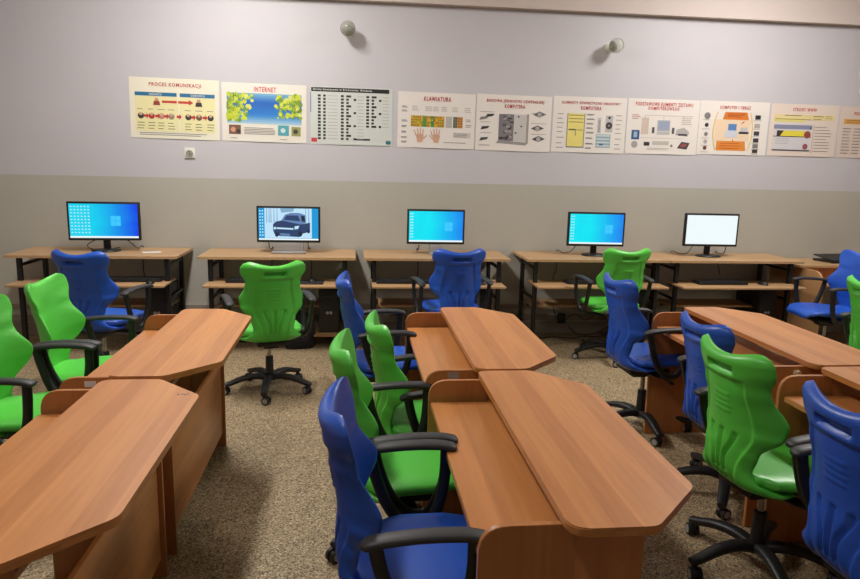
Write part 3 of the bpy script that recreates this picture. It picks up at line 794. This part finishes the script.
# 2 internet
p = Poster(-.748, 2.142, .6, 'poster of a blue sea between yellow-green trees, second from left', (228, 222, 210), .695, .475)
p.text('INTERNET', .38, .64, .90, .075, (200, 50, 60))
N = 16
def mixc(a, b, t): return tuple(int(x+(y-x)*t) for x, y in zip(a, b))
for k in range(N):
    f = (k+.5)/N
    c = mixc((176, 206, 222), (40, 124, 200), f/.3) if f < .3 else mixc((40, 124, 200), (28, 96, 186), (f-.3)/.4) if f < .7 else mixc((28, 96, 186), (124, 178, 206), (f-.7)/.3)
    p.rect(.06, .31+.52*k/N, .94, .31+.52*(k+1)/N, c)
for k in range(300):
    left = random.random() < .55
    if left: u, v = .07+abs(random.gauss(0, .16)), random.uniform(.36, .82)
    else: u, v = .93-abs(random.gauss(0, .14)), random.uniform(.42, .82)
    if (left and u > .40-(.8-v)*.3) or (not left and u < .60+(.8-v)*.15) or u < .07 or u > .93: continue
    p.disc(u, v, random.uniform(.014, .028), random.choice([(190, 206, 40), (206, 214, 60), (150, 180, 44), (110, 150, 60), (214, 220, 120)]), 2+k % 3, 7)
p.rect(.08, .12, .22, .28, (120, 84, 66)); p.disc(.13, .2, .03, (210, 150, 120)); p.disc(.19, .17, .025, (60, 50, 50))
p.rect(.66, .12, .79, .30, (80, 160, 170)); p.disc(.72, .21, .03, (200, 220, 220)); p.rect(.82, .12, .93, .28, (150, 150, 90)); p.disc(.87, .2, .03, (60, 60, 50))
p.lines(.26, .63, .12, .25, 5, GY, jag=.1); p.lines(.10, .20, .03, .08, 1, GY); p.lines(.68, .78, .03, .08, 1, GY)
p.done()
# 3 shortcut chart
p = Poster(-.023, 2.136, .2, 'chart poster with black title bar and small black key boxes, third from left', (204, 208, 202), .69, .475)
p.rect(.01, .915, .96, .985, (30, 30, 30)); p.text('Skróty klawiszowe w środowisku Windows', .03, .75, .95, .042, (220, 220, 215))
for c, (u, pat) in enumerate(((.09, 'ab'), (.37, 'aab'), (.68, 'aab'))):
    for k in range(14 if c == 0 else 14 if c == 1 else 10):
        v = .845-.057*k; p.rect(u, v-.018, u+.035, v+.018, (48, 46, 46)); 
        w2 = .03 if c == 0 or k % 3 else .06
        p.rect(u+.065, v-.018, u+.065+w2, v+.018, (48, 46, 46))
        if c and k % 4 == 1: p.rect(u+.155, v-.018, u+.185, v+.018, (48, 46, 46))
        p.rect(u+.12 if c == 0 else u+.20, v-.004, u+.24 if c == 0 else u+.28, v+.004, LG)
p.rect(.53, .085, .73, .115, (36, 34, 36)); p.rect(.01, .04, .08, .11, (200, 60, 70)); p.rect(.925, .03, .985, .09, (40, 110, 120)); p.rect(0, .55, .008, .90, (60, 110, 170))
p.done()
# 4 keyboard
p = Poster(.705, 2.118, .6, 'poster of two hands under a colour-coded keyboard', (228, 221, 214), .67, .465)
p.text('KLAWIATURA', .33, .68, .885, .075, RED)
p.rect(.17, .38, .60, .58, (200, 160, 40)); p.rect(.31, .38, .36, .58, (96, 160, 70)); p.rect(.36, .38, .47, .58, (60, 150, 80)); p.rect(.47, .38, .60, .58, (200, 70, 44))
p.rect(.62, .38, .70, .58, (180, 176, 170)); p.rect(.715, .38, .84, .58, (206, 140, 60)); p.rect(.715, .38, .77, .58, (110, 120, 100))
for k in range(4):
    for j in range(16): p.rect(.175+.0265*j, .395+.048*k, .19+.0265*j, .42+.048*k, random.choice([(220, 180, 60), (120, 70, 40), (190, 60, 44), (80, 140, 70)]), 3)
    for j in range(4): p.rect(.722+.03*j, .395+.048*k, .738+.03*j, .42+.048*k, (90, 84, 70), 3)
for s, u in ((-1, .29), (1, .50)):
    p.poly([(u-.05, .22), (u-.03, .10), (u+.03, .10), (u+.05, .22), (u+.03, .25), (u-.03, .25)], (206, 160, 134), 2)
    for q, l in ((-.05, .10), (-.022, .13), (.004, .14), (.03, .12)): p.poly([(u+q-.008, .22), (u+q+.010, .22), (u+q*1.5+.006, .22+l), (u+q*1.5-.006, .22+l)], (206, 160, 134), 2)
    p.poly([(u-s*.04, .14), (u-s*.045, .18), (u-s*.085, .24), (u-s*.09, .22)], (206, 160, 134), 2)
for v in (.75, .68, .5, .4, .3, .2, .12): p.lines(.05, .13, v-.04, v, 2, GY); 
for v in (.55, .45): p.lines(.88, .96, v-.06, v, 2, GY)
for u in (.18, .35, .45, .56, .70, .86): p.lines(u, u+.09, .66, .76, 3, LG)
p.rect(.72, .20, .95, .30, (206, 200, 196)); p.lines(.73, .94, .21, .29, 3, GY); p.lines(.60, .9, .08, .14, 1, GY)
p.done()
# 5 system unit inside
p = Poster(1.384, 2.120, .4, 'poster with an opened computer case in its middle and parts on both sides', (228, 221, 214), .665, .475)
p.text('BUDOWA JEDNOSTKI CENTRALNEJ', .13, .89, .885, .06, RED); p.text('KOMPUTERA', .37, .64, .80, .06, RED)
p.rect(.30, .18, .50, .66, (122, 118, 122)); p.rect(.50, .18, .67, .66, (196, 192, 188)); p.poly([(.27, .14), (.67, .11), (.69, .16), (.30, .19)], (150, 146, 144), 3)
for k in range(34): u, v = random.uniform(.31, .49), random.uniform(.2, .62); p.rect(u, v, u+random.uniform(.015, .05), v+random.uniform(.015, .05), random.choice([DK, GY, (84, 80, 90), (160, 150, 150)]), 2+k % 3)
for u, v in ((.60, .45), (.53, .33), (.56, .62)): p.disc(u, v, .012, DK, 3)
p.rect(.67, .14, .70, .67, (160, 150, 142), 2)
for u, v, c in ((.18, .62, DK), (.10, .57, GY), (.12, .40, DK), (.11, .20, (80, 76, 76))): p.poly([(u-.06, v-.03), (u+.04, v+.0), (u+.06, v+.04), (u-.04, v+.03)], c, 2)
for u, v, c in ((.84, .67, (110, 108, 108)), (.82, .42, (90, 86, 84)), (.84, .23, (84, 80, 78))): p.poly([(u-.09, v), (u, v-.05), (u+.09, v+.01), (u, v+.06)], c, 2); p.disc(u, v, .03, LG, 3)
for v in (.33, .52, .70): p.lines(.05, .24, v-.02, v, 1, LG); p.lines(.73, .95, v-.02, v, 1, LG)
p.lines(.05, .22, .08, .11, 1, GY)
p.done()
# 6 outside of the case
p = Poster(2.065, 2.128, .2, 'poster with a yellow outlined computer case and text down both sides', (228, 221, 214), .665, .48)
p.text('ELEMENTY ZEWNĘTRZNE OBUDOWY', .11, .91, .885, .055, RED); p.text('KOMPUTERA', .37, .65, .80, .06, RED)
p.rect(.20, .10, .43, .70, (226, 212, 120)); 
for v in (.66, .60, .54, .40): p.rect(.215, v, .415, v+.012, (120, 116, 80), 2)
p.rect(.22, .40, .31, .42, DK, 3); p.rect(.31, .30, .32, .42, GY, 3); p.rect(.20, .09, .44, .105, (90, 96, 110), 3); p.rect(.195, .10, .205, .70, GY, 3); p.rect(.425, .10, .435, .70, GY, 3)
p.rect(.61, .36, .66, .64, (196, 192, 190)); p.rect(.62, .38, .65, .6, (160, 160, 160), 2); p.rect(.72, .38, .82, .68, (184, 180, 178)); p.disc(.77, .50, .045, (44, 42, 46)); p.disc(.77, .64, .018, DK); p.disc(.77, .50, .018, GY, 3)
p.rect(.60, .10, .80, .34, (140, 166, 176)); 
for v in (.12, .18, .24, .30): p.rect(.61, v, .79, v+.03, (196, 206, 208), 2)
p.rect(.65, .14, .70, .17, (70, 90, 130), 3)
for v in (.70, .62, .54, .46, .38, .28, .18, .1): p.lines(.06, .16, v-.03, v, 1, GY); p.lines(.46, .57, v-.03, v, 2, GY); p.lines(.86, .95, v-.03, v, 1, GY)
p.done()
# 7 basic set
p = Poster(2.744, 2.131, .1, 'poster of a beige desktop computer set above a row of small devices', (228, 221, 214), .665, .48)
p.text('PODSTAWOWE ELEMENTY ZESTAWU', .10, .90, .905, .06, (196, 54, 56)); p.text('KOMPUTEROWEGO', .28, .71, .83, .055, (196, 54, 56))
p.rect(.20, .36, .30, .66, (204, 186, 172)); p.rect(.42, .42, .60, .62, (172, 172, 178)); p.rect(.44, .45, .58, .60, (150, 160, 186), 2); p.rect(.42, .36, .60, .41, (184, 180, 178))
p.rect(.35, .38, .385, .49, (80, 80, 86)); p.rect(.63, .38, .665, .49, (84, 84, 90)); p.poly([(.68, .36), (.86, .34), (.88, .42), (.80, .50), (.70, .46)], (176, 172, 168)); p.rect(.72, .35, .85, .385, (70, 68, 70), 2)
p.rect(.07, .26, .18, .43, (50, 84, 136)); p.rect(.10, .3, .15, .4, (150, 180, 200), 2); p.disc(.12, .17, .045, (160, 158, 154)); p.rect(.25, .15, .33, .22, (48, 46, 50)); p.rect(.37, .17, .60, .24, (186, 184, 176)); p.disc(.64, .16, .018, GY)
p.poly([(.72, .12), (.86, .10), (.90, .22), (.78, .24)], (70, 66, 70)); p.poly([(.76, .15), (.84, .14), (.86, .20), (.79, .21)], (150, 80, 70), 3)
for u0, u1, v in ((.24, .78, .70), (.20, .80, .29)): p.rect(u0, v, u1, v+.006, LG)
for u in (.24, .50, .78): p.rect(u, .62, u+.005, .70, LG)
p.lines(.06, .18, .62, .72, 3, (190, 90, 90)); p.lines(.76, .93, .54, .72, 5, LG); p.lines(.30, .62, .07, .12, 2, LG)
p.done()
# 8 orange
p = Poster(3.413, 2.134, .0, 'poster with two orange blocks and thumbnails on both sides', (228, 221, 214), .66, .472)
p.text('KOMPUTER I OBRAZ', .28, .72, .885, .055, (190, 54, 60))
p.poly([(.33, .66), (.71, .66), (.68, .80), (.36, .80)], (216, 122, 44)); p.poly([(.27, .08), (.70, .08), (.68, .26), (.27, .26)], (220, 136, 56)); p.poly([(.24, .26), (.73, .26), (.75, .66), (.22, .66)], (232, 206, 176), 1)
for s, c in ((-1, .235), (1, .745)): 
    for k in range(8): f = k/8; p.poly([(c+s*(.02-.05*(2*f-1)**2), .08+.72*f), (c+s*(.035-.05*(2*f-1)**2), .08+.72*f), (c+s*(.035-.05*(2*f-.75)**2), .17+.72*f), (c+s*(.02-.05*(2*f-.75)**2), .17+.72*f)], (222, 190, 96), 2)
p.rect(.42, .46, .54, .58, (90, 130, 186), 2); p.rect(.38, .33, .56, .46, (200, 204, 214), 2); p.rect(.60, .44, .70, .52, (186, 186, 190), 2); p.rect(.58, .40, .72, .44, (60, 58, 60), 2)
p.lines(.40, .66, .70, .78, 3, (150, 60, 40)); p.lines(.32, .66, .10, .24, 3, (180, 80, 40))
p.poly([(.49, .26), (.51, .26), (.50, .30)], RED, 3); p.poly([(.62, .62), (.66, .64), (.60, .57)], RED, 3)
for v, c in ((.72, GY), (.55, DK), (.38, GY), (.24, LG), (.12, (110, 60, 50))): p.disc(.11, v, .045 if v > .6 else .028, c); p.lines(.05, .17, v-.09, v-.06, 1, LG)
for v, c in ((.72, (44, 44, 50)), (.56, LG), (.42, (60, 62, 70)), (.29, DK), (.18, GY), (.09, DK)): p.rect(.80, v-.045, .88, v+.035, c); p.lines(.78, .92, v-.07, v-.055, 1, LG)
p.done()
# 9 web pages
p = Poster(4.092, 2.130, .1, 'poster with a mock web page holding a yellow banner', (222, 206, 194), .66, .465)
p.text('STRONY WWW', .31, .66, .895, .06, (186, 52, 56)); p.rect(.05, .70, .94, .80, (224, 206, 150)); p.rect(.05, .66, .5, .72, (220, 212, 130))
p.lines(.20, .52, .76, .80, 1, DK); p.lines(.62, .78, .70, .80, 2, DK); p.lines(.08, .60, .69, .73, 1, (150, 130, 50), 3); p.lines(.80, .92, .72, .80, 2, (150, 130, 70))
p.rect(.06, .12, .62, .62, (206, 202, 206)); p.rect(.06, .52, .62, .60, (134, 136, 160), 2); p.rect(.06, .10, .62, .125, (70, 62, 70), 3); p.rect(.06, .37, .62, .385, DK, 3)
p.poly([(.16, .385), (.52, .385), (.52, .49), (.21, .49)], (222, 206, 70), 3); p.poly([(.11, .385), (.16, .385), (.21, .49), (.11, .49)], (70, 50, 50), 3)
p.disc(.56, .42, .05, (150, 70, 60), 4); p.disc(.545, .19, .04, (150, 80, 90), 4); p.disc(.60, .55, .012, DK, 4)
p.lines(.10, .36, .22, .36, 3, LG, 3)
p.lines(.66, .92, .08, .60, 9, GY); p.rect(.64, .06, .648, .62, LG)
p.done()
# 10 post
p = Poster(4.770, 2.124, .0, 'poster cut by the right edge of the photo, columns of small text', (214, 196, 184), .66, .46)
p.text('POCZTA ELEKTRONICZNA', .20, .84, .87, .06, (170, 56, 50)); p.rect(.06, .66, .94, .76, (208, 160, 84)); p.lines(.10, .90, .68, .75, 2, (140, 84, 40))
for u in (.06, .22, .40, .58, .76): p.lines(u, u+.13, .06, .60, 9, DK)
p.done()

# ------------------------------------------------------------------ camera
pit, rol, yaw, hh, f = R_(10.3631), R_(1.3473), R_(6.4622), 1.515, 684.815
F = Vector((math.sin(yaw)*math.cos(pit), math.cos(yaw)*math.cos(pit), -math.sin(pit)))
Rt = Vector((math.cos(yaw), -math.sin(yaw), 0)); Up = Rt.cross(F)
R2 = Rt*math.cos(rol)+Up*math.sin(rol); U2 = -Rt*math.sin(rol)+Up*math.cos(rol)
cd = bpy.data.cameras.new('camera'); cd.sensor_width = 36; cd.lens = f/860*36; cd.clip_start = .05
cam = bpy.data.objects.new('camera', cd); COL.objects.link(cam)
M = Matrix((R2, U2, -F)).transposed().to_4x4(); M.translation = (0, 0, hh)
cam.matrix_world = M
SC.camera = cam
w = bpy.data.worlds.new('world'); SC.world = w; w.use_nodes = True
w.node_tree.nodes['Background'].inputs[0].default_value = (.6, .65, .75, 1); w.node_tree.nodes['Background'].inputs[1].default_value = .3
vs = SC.view_settings; vs.view_transform = 'Standard'; vs.look = 'None'; vs.exposure = 0; vs.gamma = 1; vs.use_curve_mapping = False
